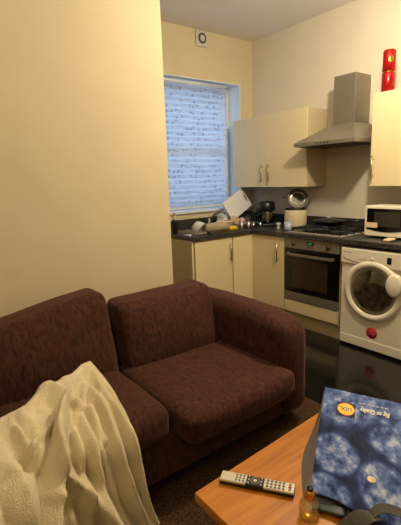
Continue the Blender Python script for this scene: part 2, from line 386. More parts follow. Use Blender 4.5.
# extractor vent
t = thing('extractor_vent', 'small square white extractor vent high on the wall above the window', 'vent', (-.728, -.005, 2.852))
obj('vent_plate', B(-.078, .078, -.014, .004, -.078, .078, .006), M['greyplastic'], t)
R90 = Matrix.Rotation(PI/2, 4, 'X')
obj('vent_ring', LA([(.034, 0), (.05, 0), (.05, .008), (.034, .008), (.034, 0)], n=36, M4=Matrix.Translation((0, -.014, 0)) @ R90, cap=False), mat('brown_grille', (84, 70, 54), .6, var=.1), t)
obj('vent_center', LA([(0, 0), (.030, 0), (.030, .01), (.022, .013), (0, .014)], M4=Matrix.Translation((0, -.014, 0)) @ R90), M['greyplastic'], t)

# ================================================================ KITCHEN UNITS
def bar_handle(parent, p, axis, out, L=.185):
    # p = centre of the handle on the door face; out = outward direction; upright bar on two posts
    p = Vector(p); o = Vector(out); bm = bmesh.new()
    tube(bm, [p+o*.03+Vector((0, 0, -L/2)), p+o*.03+Vector((0, 0, L/2))], .0062)
    for s in (-1, 1): tube(bm, [p+Vector((0, 0, s*L*.36)), p+o*.03+Vector((0, 0, s*L*.36))], .0045)
    return obj('handle', bm, M['brass'], parent)
# run below the window
t = thing('base_cabinet', 'cream base cabinet with upright bar handle at the open left end below the window', 'cabinet', (-1.115, -.3, 0))
obj('cabinet_body', B(-.243, .245, -.275, .298, .13, .868), M['cabside'], t)
d = obj('door', B(-.225, .235, -.297, -.279, .152, .862, .002), M['cab'], t); bar_handle(d, (.2, -.297, .715), 'z', (0, -1, 0))
obj('end_panel', B(-.262, -.244, -.297, .298, 0, .868, .001), M['cab'], t)
t = thing('corner_cabinet', 'cream corner base cabinet with plain handleless front in the corner of the worktops', 'cabinet', (-.43, -.3, 0))
obj('cabinet_body', B(-.435, .43, -.275, .298, .13, .868), M['cabside'], t)
obj('front_panel', B(-.436, -.17, -.297, -.279, .152, .862, .002), M['cab'], t)
obj('corner_post', B(-.168, -.15, -.298, -.279, .13, .868, .001), M['cab'], t)
t = thing('base_cabinet', 'cream base cabinet with upright bar handle directly left of the oven', 'cabinet', (-.3, -.81, 0))
obj('cabinet_body', B(-.275, .298, -.212, .205, .13, .868), M['cabside'], t)
d = obj('door', B(-.297, -.279, -.212, .21, .152, .862, .002), M['cab'], t); bar_handle(d, (-.297, -.145, .715), 'z', (-1, 0, 0))
obj('door_filler', B(-.297, -.279, .212, .228, .152, .862, .001), M['cab'], t)
t = thing('oven_housing', 'cream housing cabinet around the oven with a plain panel beneath it', 'cabinet', (-.3, -1.33, 0))
bm = bmesh.new(); box(bm, -.27, .298, -.3, -.292, .13, .868); box(bm, -.27, .298, .292, .3, .13, .868); box(bm, -.27, .298, -.29, .29, .13, .262)
obj('cabinet_body', bm, M['cabside'], t)
obj('lower_panel', B(-.297, -.279, -.298, .298, .15, .264, .002), M['cab'], t)
tag(obj('plinth', B(-1.36, -.55, -.545, -.53, 0, .128), M['plinth']), 'cream plinth board under the cabinets below the window', 'plinth')
tag(obj('plinth', B(-.545, -.53, -1.63, -.55, 0, .148), M['plinth']), 'cream plinth board along the floor under the oven', 'plinth')

# oven
t = thing('built_in_oven', 'built-in steel electric oven with dark glass door under the hob', 'oven', (-.58, -1.33, .27))
obj('oven_body', B(.003, .45, -.285, .285, .0, .594), M['dark'], t)
f = obj('control_panel', B(-.02, .0, -.298, .298, .502, .597, .003), M['steel'], t)
RX = Matrix.Rotation(-PI/2, 4, 'Y')
for y in (.19, -.19):
    k = obj('knob', LA([(.020, 0), (.020, .004), (.017, .006), (.015, .022), (.011, .025), (0, .025)], n=24, M4=Matrix.Translation((-.02, y, .548)) @ RX), M['black'], f, False)
obj('display', B(-.0225, -.019, -.04, .04, .545, .577, .001), M['black'], f)
bm = text_mesh('0:01', .026); tm = frame((-.0232, 0.0, .561), (0, -1, 0), (0, 0, 1), (-1, 0, 0)); bm.transform(tm); obj('clock_digits', bm, M['led'], f)
bm = bmesh.new()
for i in range(9): box(bm, -.0215, -.0195, -.034+i*.0078, -.029+i*.0078, .524, .532)
obj('button_row', bm, M['black'], f)
d = obj('oven_door', B(-.02, .0, -.298, .298, .085, .499, .003), M['blackglass'], t)
bm = bmesh.new(); box(bm, -.0225, -.019, -.19, .19, .135, .40, .001); obj('door_window', bm, M['ovenwin'], d)
bm = bmesh.new(); hp = [(-.021, .25, .452), (-.052, .24, .452)] + [(-.052 - .006*math.cos(PI*i/12-PI/2), .24-.48*i/12, .452) for i in range(13)] + [(-.052, -.24, .452), (-.021, -.25, .452)]
prism(bm, [(-.02, .255), (-.056, .245), (-.066, .1), (-.066, -.1), (-.056, -.245), (-.02, -.255), (-.02, -.235), (-.044, -.228), (-.052, -.1), (-.052, .1), (-.044, .228), (-.02, .235)], 'z', .44, .464, .002)
obj('door_handle', bm, M['steel'], d)
obj('bottom_strip', B(-.02, .0, -.298, .298, .0, .082, .003), M['steel'], t)

# washing machine
WY = -1.955
t = thing('washing_machine', 'white front-loading washing machine with round porthole door beside the oven', 'washing machine', (-.6, WY, 0))
bm = bmesh.new(); box(bm, .0, .56, -.3, .3, .02, .845, .012, 3)
obj('machine_body', bm, M['white'], t, False)
obj('kick_panel', B(-.004, .02, -.292, .292, .022, .1, .006), M['white'], t)
fc = obj('fascia', B(-.014, .0, -.298, .298, .715, .842, .007), M['white'], t)
RY = lambda x, y, z: Matrix.Translation((x, y, z)) @ RX
bm = bmesh.new(); cyy, cz = .015, .515
lathe(bm, [(.188, -.005), (.192, .012), (.202, .024), (.220, .028), (.238, .020), (.248, .006), (.250, -.002)], n=64, M4=RY(0, cyy, cz), cap=False)
ring = obj('porthole_ring', bm, M['white'], t)
obj('door_seal', LA([(.160, .002), (.166, .010), (.180, .014), (.192, .008)], n=56, M4=RY(0, cyy, cz), cap=False), mat('grey_door_seal', (128, 122, 112), .5, var=.1), t)
obj('drum', LA([(0, .0015), (.06, .002), (.11, .004), (.165, .006)], n=48, M4=RY(0, cyy, cz), cap=False), M['drum'], t)
bm = bmesh.new()
lathe(bm, [(0, .050), (.05, .048), (.10, .040), (.15, .024), (.186, .008)], n=48, M4=RY(0, cyy, cz), cap=False)
obj('door_glass', bm, glass('porthole_glass', (215, 205, 188), .88, .06), t)
# handle lobe on the right of the porthole
bm = bmesh.new(); lathe(bm, [(0, .03), (.07, .029), (.086, .022), (.092, .0)], n=40, M4=RY(-.022, -.175, .60), cap=False)
for v in bm.verts: v.co.y = -.175 + (v.co.y+.175)*.72
obj('door_handle', bm, M['white'], t)
bm = bmesh.new()
prism(bm, [(.275, .765), (.262, .752), (.20, .738), (.12, .731), (.12, .7345), (.20, .742), (.262, .757), (.275, .770)], 'x', -.0165, -.013)
obj('detergent_drawer_line', bm, M['rub'], fc)
bm = bmesh.new()
for i in range(6): box(bm, -.0155, -.0135, .272-i*.012, .265-i*.012, .806, .813)
obj('brand_lettering', bm, M['button'], fc)
bm = bmesh.new()
for i in range(5): box(bm, -.0155, -.0135, .135-i*.012, .128-i*.012, .760, .763)
obj('programme_text', bm, M['button'], fc)
obj('power_display', B(-.018, -.013, -.135, -.100, .755, .805, .003), M['black'], fc)
obj('selector_dot', LA([(0, .006), (.012, .005), (.013, 0)], n=20, M4=RY(-.014, .02, .775), cap=False), M['white'], fc)
s = obj('round_sticker', LA([(0, .0022), (.047, .0022), (.047, 0)], n=36, M4=RY(-.0002, .003, .170)), M['red'], t)
bm = bmesh.new()
for z, w_ in ((.190, .036), (.179, .054), (.168, .058), (.157, .05)):
    for i in range(6): box(bm, -.0031, -.0022, .003-w_/2+i*w_/6, .003-w_/2+i*w_/6+w_/9, z-.002, z+.002)
obj('sticker_lettering', bm, mat('pale_red_print', (226, 130, 130), .5), s)
for x in (.06, .5):
    for y in (-.24, .24): obj('foot', LA([(.022, 0), (.022, .02), (.014, .021)], n=16, M4=Matrix.Translation((x, y, 0))), M['black'], t)
# cabinet beyond, next to the machine: worktop is carried on to the frame edge
t = thing('worktop', 'black speckled L-shaped kitchen worktop running under the window and over the oven', 'worktop', (0, 0, .87))
hx0, hx1, hy0, hy1 = -1.24, -.70, -.49, -.13
bm = bmesh.new(); z1 = .04
box(bm, -1.372, hx0, -.615, -.002, 0, z1); box(bm, hx0, hx1, hy1, -.002, 0, z1); box(bm, hx0, hx1, -.615, hy0, 0, z1); box(bm, hx1, -.002, -.615, -.002, 0, z1)
box(bm, -.615, -.002, -2.45, -.615, 0, z1)
obj('worktop_slab', bm, M['worktop'], t)
obj('upstand', B(-1.372, -.02, -.018, -.002, .041, .145), M['worktop'], t)
obj('upstand', B(-.018, -.002, -2.45, -.002, .041, .145), M['worktop'], t)
# end panel after the washing machine (just outside the frame)
tag(obj('end_panel', B(-.6, -.0, -2.3, -2.28, 0, .868), M['cab']), 'cream end panel holding up the worktop past the washing machine', 'panel')

# sink + tap
t = thing('kitchen_sink', 'stainless steel sink set in the worktop under the window', 'sink', (-.97, -.31, .911))
bm = bmesh.new()
box(bm, -.285, .285, -.2, -.178, 0, .004, .0015); box(bm, -.285, .285, .178, .2, 0, .004, .0015); box(bm, -.285, -.265, -.178, .178, 0, .004); box(bm, .265, .285, -.178, .178, 0, .004)
obj('sink_rim', bm, M['steel'], t)
bm = bmesh.new()
box(bm, -.265, .265, -.178, .178, -.15, -.147); box(bm, -.267, -.264, -.178, .178, -.15, .001); box(bm, .264, .267, -.178, .178, -.15, .001); box(bm, -.265, .265, -.18, -.177, -.15, .001); box(bm, -.265, .265, .177, .18, -.15, .001)
obj('sink_bowl', bm, M['steel'], t)
t = thing('mixer_tap', 'chrome kitchen mixer tap with bent spout rising behind the sink', 'tap', (-.76, -.09, .915))
obj('tap_body', LA([(.03, -.003), (.028, .02), (.022, .03), (.02, .075), (.016, .09), (0, .092)], n=24), M['chrome'], t)
obj('spout', TU([(0, 0, .06), (.02, -.02, .10), (.05, -.05, .14), (.085, -.08, .158), (.115, -.105, .157), (.13, -.115, .14)], [.013, .012, .012, .011, .011, .012], 12), mat('aged_chrome', (120, 112, 98), .25, .9), t)
obj('tap_lever', TU([(0, 0, .09), (-.02, .0, .11), (-.06, 0, .118)], [.01, .008, .006]), M['chrome'], t)

# hob
t = thing('gas_hob', 'stainless gas hob with black cast iron pan supports set above the oven', 'hob', (-.3, -1.33, .911))
obj('hob_plate', B(-.26, .25, -.29, .29, -.002, .010, .004), mat('bright_hob_steel', (176, 168, 154), .35, .3, var=.05, scale=30), t)
obj('burner_well', B(-.24, .235, -.262, .266, .0101, .012, .001), M['black'], t)
for bx_, by_, br_ in ((-.13, .14, .045), (-.13, -.14, .035), (.12, .14, .035), (.12, -.14, .05)):
    bn = obj('burner', LA([(br_+.012, .012), (br_+.01, .022), (br_, .024), (br_, .034), (br_*.9, .038), (0, .04)], n=28, M4=Matrix.Translation((bx_, by_, 0))), M['iron'], t)
for sy in (.14, -.14):
    bm = bmesh.new()
    tube(bm, [(-.235, sy-.125, .042), (.225, sy-.125, .042)], .006); tube(bm, [(-.235, sy+.125, .042), (.225, sy+.125, .042)], .006)
    for x in (-.235, -.005, .225): tube(bm, [(x, sy-.125, .042), (x, sy+.125, .042)], .006)
    for x in (-.13, .12):
        for a in range(4):
            c, s_ = math.cos(a*PI/2+PI/4), math.sin(a*PI/2+PI/4)
            tube(bm, [(x+c*.03, sy+s_*.03, .046), (x+c*.105, sy+s_*.105, .046)], .0055)
    for x in (-.225, .215):
        for y in (-.118, .118): tube(bm, [(x, sy+y, .0115), (x, sy+y, .042)], .006)
    obj('pan_support', bm, M['iron'], t)
for i in range(4):
    obj('control_knob', LA([(.017, .0), (.017, .003), (.014, .004), (.012, .02), (0, .021)], n=20, M4=Matrix.Translation((-.18+i*.11, -.283+.0, .0102)) @ Matrix.Scale(.6, 4)), M['black'], t)
# pan on the hob
t = thing('frying_pan', 'shallow black pan with a flat lid resting on the hob supports', 'pan', (-.185, -1.22, .9645))
obj('pan_body', LA([(0, 0), (.115, 0), (.128, .008), (.146, .036), (.150, .036), (.150, .033)], n=40), M['iron'], t)
ld = obj('pan_lid', LA([(.148, .037), (.147, .041), (.08, .050), (0, .054)], n=40, cap=False), M['black'], t)
obj('lid_knob', LA([(.010, .052), (.010, .06), (.019, .066), (.019, .074), (0, .078)], n=20), M['greyplastic'], ld)
obj('pan_handle', TU([(.0, -.14, .028), (.0, -.22, .04), (.0, -.33, .05)], [.008, .010, .011]), M['black'], t)

# cooker hood
t = thing('cooker_hood', 'stainless steel chimney cooker hood on the wall above the hob', 'cooker hood', (0, -1.345, 1.69))
bm = bmesh.new(); y0, y1 = .315, -.315; X = -.485
bt = [(X, y0, 0), (X, y1, 0), (-.001, y1, 0), (-.001, y0, 0)]; mid = [(a, b, .034) for a, b, c in bt]
tp = [(-.24, .077, .185), (-.24, -.147, .185), (-.001, -.147, .185), (-.001, .077, .185)]
R_ = [[bm.verts.new(p) for p in L_] for L_ in (bt, mid, tp)]
for a, b in zip(R_, R_[1:]):
    for i in range(4): bm.faces.new((a[i], a[(i+1) % 4], b[(i+1) % 4], b[i]))
bm.faces.new(R_[0][::-1]); bm.faces.new(R_[2])
bmesh.ops.recalc_face_normals(bm, faces=bm.faces[:])
cn = obj('canopy', bm, M['steel'], t); bv = cn.modifiers.new('b', 'BEVEL'); bv.width = .003; bv.segments = 2
bm = bmesh.new(); box(bm, -.236, -.001, -.143, .073, .185, .592, .003)
obj('chimney', bm, M['steel'], t)
obj('grease_filter', B(-.45, -.05, -.27, .27, -.004, .0), M['rub'], t)
for i in range(4): obj('hood_button', B(X-.003, X+.001, -.06+i*.035, -.045+i*.035, .012, .022), M['black'], t)

# wall cabinets
t = thing('wall_cabinet', 'cream double-door wall cabinet between the window corner and the hood', 'cabinet', (0, 0, 1.328))
obj('cabinet_body', B(-.30, -.001, -1.045, -.02, 0, .73, .001), M['cabside'], t)
d = obj('door', B(-.32, -.302, -.532, -.02, 0, .732, .002), M['cab'], t); bar_handle(d, (-.32, -.477, .145), 'z', (-1, 0, 0))
d = obj('door', B(-.32, -.302, -1.047, -.536, 0, .732, .002), M['cab'], t); bar_handle(d, (-.32, -.578, .145), 'z', (-1, 0, 0))
t = thing('wall_cabinet', 'cream wall cabinet right of the hood, red tins on top of it', 'cabinet', (0, -1.705, 1.328))
obj('cabinet_body', B(-.30, -.001, -.6, .0, 0, .73, .001), M['cabside'], t)
d = obj('door', B(-.32, -.302, -.298, .0, 0, .732, .002), M['cab'], t); bar_handle(d, (-.32, -.03, .15), 'z', (-1, 0, 0))
d = obj('door', B(-.32, -.302, -.6, -.302, 0, .732, .002), M['cab'], t); bar_handle(d, (-.32, -.57, .15), 'z', (-1, 0, 0))
# red cans on top
def can(z, label, emblem):
    t = thing('drink_can', label, 'can', (-.215, -1.765, z), 0, None); t.scale = (1.13, 1.13, 1)
    obj('can_body', LA([(.036, 0), (.043, .008), (.043, .148), (.037, .157)], n=32), M['redcan'], t)
    obj('can_rim', LA([(.037, .157), (.039, .160), (.036, .162), (.034, .158), (0, .158)], n=32), M['gold'], t)
    if emblem:
        bm = text_mesh('A!', .05, .0006, 0, .0012); 
        # wrap the mark around the tin
        for v in bm.verts:
            a = v.co.x/.0435; zz = v.co.y; r_ = .0435+v.co.z
            ang = math.radians(232)+a
            v.co = Vector((r_*math.cos(ang), r_*math.sin(ang), .085+zz))
        obj('can_mark', bm, M['black'], t)
        bm = bmesh.new(); n_ = 10
        pv = []
        for i in range(n_+1):
            ang = math.radians(205)+math.radians(50)*i/n_; hh = .024*math.sin(PI*i/n_)+.002
            pv.append((bm.verts.new((.0434*math.cos(ang), .0434*math.sin(ang), .085-hh)), bm.verts.new((.0434*math.cos(ang), .0434*math.sin(ang), .085+hh))))
        for a, b in zip(pv, pv[1:]): bm.faces.new((a[0], b[0], b[1], a[1]))
        obj('gold_badge', bm, M['gold'], t)
    return t
can(2.0605, 'red can standing directly on the right wall cabinet, lower of the two', False)
can(2.2235, 'red can with a black mark on a gold badge, upper of the stacked two', True)

# microwave
t = thing('microwave', 'small white microwave with dark door at the right end of the worktop', 'microwave', (-.4, -1.735, .912))
obj('oven_case', B(.0, .33, -.46, 0, .014, .262, .008), M['white'], t)
d = obj('oven_door', B(-.018, .0, -.34, -.002, .016, .26, .006), M['white'], t)
obj('door_window', B(-.0205, -.017, -.335, -.022, .072, .24, .002), M['blackglass'], d)
obj('window_mesh', B(-.0215, -.02, -.30, -.085, .098, .215, .001), mat('window_mesh', (52, 48, 42), .3, var=.05), d)
obj('energy_label', B(-.0225, -.0202, -.118, -.012, .085, .127), M['label'], d)
bm = bmesh.new(); pr_ = [(-.02-.32*i/16, .072-.018*math.sin(PI*i/16)) for i in range(17)]
prism(bm, [(y, z) for y, z in pr_] + [(y, .074) for y, z in pr_[::-1]], 'x', -.0212, -.017)
obj('window_curve', bm, M['blackglass'], d)
cpn = obj('control_panel', B(-.018, .0, -.46, -.343, .016, .26, .005), M['white'], t)
for z in (.19, .09): obj('dial', LA([(.024, 0), (.022, .012), (0, .014)], n=24, M4=RY(-.018, -.40, z)), M['greyplastic'], cpn)
for x in (.04, .29):
    for y in (-.42, -.04): obj('foot', LA([(.012, 0), (.012, .015)], n=12, M4=Matrix.Translation((x, y, -.001))), M['black'], t)
t = tag(obj('folded_cloth', None or soft(0, 0, 0, .085, .06, .022, .01, 6, rough=.006), M['label'], None), 'small crumpled cream cloth on the worktop edge before the microwave', 'cloth')
t.location = (-.50, -2.0, .922)

# rice cooker with its lid up
t = thing('rice_cooker', 'cream rice cooker with round lid raised, on the worktop left of the hob', 'rice cooker', (-.24, -.86, .911))
obj('cooker_body', LA([(.095, 0), (.105, .006), (.112, .03), (.114, .17), (.110, .186), (.1, .19)], n=40), M['creamplastic'], t)
obj('cooker_rim', LA([(.112, .186), (.114, .192), (.108, .2), (.095, .198), (.092, .18), (.09, .08), (0, .075)], n=40, cap=False), M['black'], t)
q = Vector((.59, .80, 0)).normalized()
LM = Matrix.Translation((.035, .01, .205)) @ Matrix.Rotation(math.radians(8), 4, 'Z')
# the lid stands on its hinge, inner side towards the room
ex = Vector((.72, -.68, -.12)).normalized(); ez = Vector((-.62, -.70, .35)).normalized(); ey = ez.cross(ex).normalized(); ex = ey.cross(ez)
LF = frame((.03, .0, .292), ex, ey, ez)
ld = obj('lid', LA([(0, -.016), (.085, -.012), (.104, .0), (.107, .006), (.098, .012), (.090, .004)], n=40, M4=LF, cap=False), mat('lid_rim_grey', (74, 68, 58), .3, .6, var=.1), t)
obj('inner_plate', LA([(0, .004), (.06, .006), (.088, .004)], n=36, M4=LF, cap=False), mat('lid_plate', (78, 74, 62), .42, .5, var=.25, scale=14), ld)
obj('inner_ring', LA([(.066, .006), (.068, .010), (.074, .010), (.076, .006)], n=36, M4=LF, cap=False), M['chrome'], ld)
obj('hinge', B(.06, .10, -.02, .03, .18, .215, .004), M['black'], t)
obj('carry_handle', TU([LF @ Vector((-.1, 0, 0)), LF @ Vector((-.135, .0, .0)), LF @ Vector((-.16, -.0, .0))], .004), M['black'], ld)
# blue patterned mug in front
t = thing('patterned_mug', 'small blue and white patterned mug in front of the rice cooker', 'mug', (-.43, -.925, .911), .6)
obj('mug_body', LA([(.03, 0), (.036, .004), (.038, .08), (.035, .08), (.033, .01), (0, .008)], n=28), M['bluewhite'], t)
obj('handle', TU([(.036, 0, .065), (.058, 0, .06), (.06, 0, .035), (.036, 0, .02)], .005), M['bluewhite'], t)
t = tag(obj('egg_cup', LA([(.022, 0), (.02, .004), (.008, .015), (.022, .03), (.026, .052), (.023, .052), (.012, .03), (0, .028)], n=24), M['greyplastic']), 'tiny pale cup between the coffee maker and the rice cooker', 'cup'); t.location = (-.36, -.735, .911)

# coffee maker
t = thing('coffee_maker', 'black filter coffee maker in the worktop corner under the wall cabinet', 'coffee maker', (-.27, -.475, .911), math.radians(-30))
obj('base', B(-.09, .09, -.12, .1, 0, .03, .01), M['black'], t)
obj('column', B(-.085, .085, .03, .1, .03, .25, .012), M['black'], t)
obj('brew_head', LA([(.085, .165), (.09, .18), (.088, .25), (.07, .262), (0, .264)], n=28, M4=Matrix.Translation((0, -.02, 0))), M['black'], t)
j = obj('jug', LA([(.055, .031), (.068, .05), (.07, .10), (.055, .145), (.058, .155)], n=28, M4=Matrix.Translation((0, -.04, 0))), M['smoke'], t)
obj('jug_coffee', LA([(.052, .034), (.065, .05), (.066, .085), (0, .086)], n=24, M4=Matrix.Translation((0, -.04, 0))), M['black'], j)
obj('jug_handle', TU([(-.06, -.06, .14), (-.10, -.08, .135), (-.105, -.08, .07), (-.065, -.06, .06)], .008), M['black'], j)
# black pots beside it
t = thing('saucepan', 'dark saucepan turned on its side by the coffee maker', 'saucepan', (-.40, -.33, 1.0), 0); t.rotation_euler = (math.radians(62), 0, math.radians(-35))
obj('pan_body', LA([(0, -.05), (.068, -.05), (.075, -.04), (.075, .04), (.071, .04), (.068, -.03), (0, -.04)], n=32), M['iron'], t)
obj('pan_handle', TU([(.074, 0, .03), (.12, 0, .036), (.19, 0, .04)], .008), M['black'], t)

# ---- washing-up heap
t = thing('chopping_board', 'large white plastic chopping board leaning tilted against the corner wall by the window', 'chopping board', (0, 0, 0))
# placed in its own plane: long side runs down to the left, short side at upper right carries the slot
A0 = Vector((-.180, -.165, 1.119)); A1 = Vector((-.275, -.10, 1.318)); u_ = Vector((-.39, -.045, -.19))
s_ = (A1-A0); Wb = s_.length; s_.normalize(); u_ = (u_ - s_*u_.dot(s_)*.55).normalized(); n_ = u_.cross(s_).normalized()
BF = frame(A0, u_, s_, n_)
bm = bmesh.new(); Lb = .37
box(bm, 0, .022, 0, Wb, -.005, .005, M4=BF); box(bm, .022, .045, 0, Wb*.33, -.005, .005, M4=BF); box(bm, .022, .045, Wb*.67, Wb, -.005, .005, M4=BF); box(bm, .045, Lb, 0, Wb, -.005, .005, M4=BF)
bmesh.ops.remove_doubles(bm, verts=bm.verts[:], dist=.0002)
obj('board', bm, M['boardwhite'], t)

t = thing('dish_rack', 'low wire dish rack of washing-up standing beside the sink', 'dish rack', (-.60, -.33, .911))
bm = bmesh.new()
for z in (.012, .07):
    tube(bm, [(-.11, -.13, z), (.11, -.13, z), (.11, .13, z), (-.11, .13, z), (-.11, -.13, z)], .003, 6)
for i in range(8):
    x = -.11+.22*i/7; tube(bm, [(x, -.13, .07), (x, -.13, .004), (x, .13, .004), (x, .13, .07)], .002, 6)
obj('rack', bm, M['chrome'], t)
def tumbler(name, loc, r, h, m, label, cat='glass', rot=(0, 0, 0), group=None):
    o = obj(name, LA([(r*.8, 0), (r*.82, .003), (r, h), (r*.94, h), (r*.78, .01), (0, .008)], n=24), m)
    o.location = loc; o.rotation_euler = rot; return tag(o, label, cat, group)
tumbler('drinking_glass', (-.66, -.50, .911), .03, .085, M['clearplastic'], 'clear drinking glass nearest the front edge by the yellow sponge')
tumbler('drinking_glass', (-.57, -.51, .911), .03, .075, M['clearplastic'], 'clear drinking glass right of the beige box before the rack')
tumbler('drinking_glass', (-.49, -.50, .911), .032, .06, M['smoke'], 'short smoky drinking glass by the dark saucepan')
tumbler('drinking_glass', (-.42, -.53, .911), .03, .055, M['smoke'], 'short smoky drinking glass before the coffee maker')
o = tumbler('pink_mug', (-.50, -.33, .99), .043, .085, M['pink'], 'pale pink mug lying upside down on the dish rack', 'mug', (math.radians(150), math.radians(25), 0))
o = tag(obj('food_box', B(-.055, .055, -.03, .03, -.035, .035, .004), M['beige']), 'beige cardboard box tilted against the rack beside the pink mug', 'box'); o.location = (-.64, -.39, .99); o.rotation_euler = (.2, .5, .15)
o = tag(obj('sponge', soft(0, 0, 0, .10, .06, .034, .012, 6, rough=.003), M['yellow']), 'bright yellow sponge on the worktop in front of the dish rack', 'sponge'); o.location = (-.79, -.50, .934); o.rotation_euler = (0, 0, -.1)
# plastic bowls over the sink
def bowl(loc, r, h, rot, label, m, sc_=(1, 1, 1)):
    o = obj('mixing_bowl', LA([(r*.55, 0), (r*.75, h*.2), (r*.93, h*.65), (r, h), (r*1.05, h), (r*1.05, h*.96), (r*.97, h*.9)], n=36), m)
    o.location = loc; o.rotation_euler = rot; o.scale = sc_; return tag(o, label, 'bowl')
bowl((-1.21, -.42, 1.0), .075, .08, (math.radians(128), 0, math.radians(35)), 'cloudy clear bowl tipped up at the left end of the sink', M['greyplastic'])
o = obj('dish_tub', soft(0, 0, 0, .27, .13, .07, .03, 8, puff=(0, 0, .012), rough=.006), mat('grey_beige_cloth', (158, 142, 116), .85, var=.1, scale=20, bump=.3)); o.location = (-.99, -.47, .962); o.rotation_euler = (0, 0, -.12); o.name = 'dish_cloth'; tag(o, 'crumpled grey-beige dish cloth over the front of the sink', 'cloth')
o = bowl((-.79, -.38, .935), .085, .06, (0, 0, 0), 'pale bowl standing behind the yellow sponge', M['beige'])
o = tag(obj('sauce_pot', LA([(.018, 0), (.02, .028), (.014, .034), (0, .035)], n=20), M['black']), 'tiny round black pot on the front edge of the worktop', 'pot'); o.location = (-1.14, -.555, .911)
tag(obj('pan_lid', LA([(0, .012), (.05, .008), (.055, 0)], n=28), M['chrome']), 'small round silver lid lying at the left end of the worktop', 'lid').location = (-1.30, -.45, .911)
o = tag(obj('crumpled_bag', soft(0, 0, 0, .17, .08, .16, .038, 12, rough=.02), M['boardwhite'], None), 'crumpled white plastic bag against the window sill behind the tap', 'bag'); o.location = (-.545, -.085, 1.005)
# dark bottle with red cap at the left
t = thing('squeezy_bottle', 'tall dark bottle with a red cap beside the partition at the window', 'bottle', (-1.335, -.27, .911))
obj('bottle_body', LA([(.026, 0), (.029, .006), (.029, .12), (.024, .14)], n=24), M['black'], t)
obj('bottle_neck', LA([(.024, .14), (.018, .155), (.013, .175), (.013, .19)], n=20), M['greyplastic'], t)
obj('bottle_cap', LA([(.011, .19), (.011, .203), (.006, .207), (0, .208)], n=20), M['redbtn'], t)

# ================================================================ SOFA
t = thing('sofa', 'dark brown chenille two-seater sofa backed against the partition wall', 'sofa', (-2.67, -1.7, 0))
def part(name, bm, parent=t, sub=1):
    for v in bm.verts: v.co -= Vector((-2.67, -1.7, 0))
    return obj(name, bm, M['sofa'], parent, True, sub)
part('base', soft(-2.66, -1.72, .18, 1.84, .94, .22, .035, 14))
part('back_frame', soft(-2.67, -1.31, .38, 1.82, .18, .60, .06, 12))
def armfn(p, n): # rolls the front edge down a little
    z = p[2]
    k = max(0, -n[1]-.35)/.65
    return (p[0], p[1], z - (.05*k*k if n[2] > 0 else 0)*max(0, n[2]))
part('arm', soft(-1.845, -1.735, .365, .235, .98, .60, .085, 14, puff=(.008, .01, .015), fn=armfn, seed=3))
part('arm', soft(-3.485, -1.725, .365, .225, .96, .60, .10, 14, puff=(.008, .01, .015), fn=armfn, seed=5))
def seatfn(sag):
    def f(p, n):
        k = max(0, n[2])*(1-n[0]**2)*(1-n[1]**2)
        return (p[0], p[1], p[2] - sag*k)
    return f
part('seat_cushion', soft(-2.285, -1.915, .325, .73, .76, .155, .05, 16, puff=(.01, .02, .03), fn=seatfn(.02), seed=9))
part('seat_cushion', soft(-3.02, -1.86, .355, .68, .70, .17, .055, 16, puff=(.01, .02, .025), fn=seatfn(.01), seed=14))
def backfn(lean, dip, tilt=0):
    def f(p, n):
        x, y, z = p
        y = y + lean*(n[2]+1)/2             # leans back towards the top
        z = z - dip*(n[0]**4)*max(0, n[2]) + tilt*n[0]*max(0, n[2])
        return (x, y, z)
    return f
part('back_cushion', soft(-2.275, -1.60, .562, .665, .20, .385, .042, 16, puff=(.004, .05, .0), fn=backfn(.13, -.006, .008), seed=21))
part('back_cushion', soft(-3.005, -1.60, .588, .665, .22, .42, .05, 16, puff=(.004, .05, .006), fn=backfn(.13, .004, .055), seed=29))
for x in (-1.82, -3.52):
    for y in (-2.1, -1.32):
        obj('foot', B(x+2.67-.035, x+2.67+.035, y+1.7-.035, y+1.7+.035, 0.002, .085, .004), M['foot'], t)

# ================================================================ THROW
# control net in metres: columns from the left end to the right hem, rows from the sofa back over the lip to the floor
net = [
 [(-3.560,-1.99,0.465),(-3.350,-1.97,0.465),(-3.235,-1.95,0.465),(-3.134,-1.880,0.465),(-3.010,-1.790,0.465),(-2.862,-1.665,0.465),(-2.820,-1.640,0.455)],
 [(-3.560,-2.06,0.560),(-3.350,-2.030,0.560),(-3.245,-2.010,0.570),(-3.134,-1.935,0.570),(-3.020,-1.860,0.560),(-2.872,-1.733,0.530),(-2.822,-1.690,0.490)],
 [(-3.565,-2.17,0.530),(-3.370,-2.150,0.545),(-3.282,-2.130,0.545),(-3.170,-2.070,0.541),(-3.060,-2.010,0.517),(-2.950,-1.940,0.488),(-2.828,-1.850,0.470)],
 [(-3.570,-2.26,0.508),(-3.398,-2.260,0.538),(-3.312,-2.230,0.517),(-3.222,-2.205,0.513),(-3.118,-2.165,0.513),(-2.997,-2.120,0.482),(-2.866,-2.070,0.472)],
 [(-3.576,-2.340,0.484),(-3.426,-2.340,0.510),(-3.349,-2.320,0.493),(-3.264,-2.310,0.481),(-3.155,-2.280,0.475),(-3.033,-2.265,0.436),(-2.896,-2.255,0.434)],
 [(-3.587,-2.400,0.443),(-3.452,-2.400,0.460),(-3.380,-2.400,0.453),(-3.294,-2.360,0.406),(-3.168,-2.310,0.376),(-3.034,-2.300,0.334),(-2.895,-2.290,0.306)],
 [(-3.600,-2.440,0.300),(-3.474,-2.440,0.300),(-3.404,-2.440,0.300),(-3.318,-2.420,0.290),(-3.178,-2.350,0.260),(-3.024,-2.330,0.210),(-2.886,-2.300,0.170)],
 [(-3.626,-2.45,0.020),(-3.485,-2.46,0.020),(-3.405,-2.46,0.020),(-3.313,-2.44,0.020),(-3.157,-2.37,0.020),(-2.985,-2.34,0.020),(-2.842,-2.300,0.020)],
]
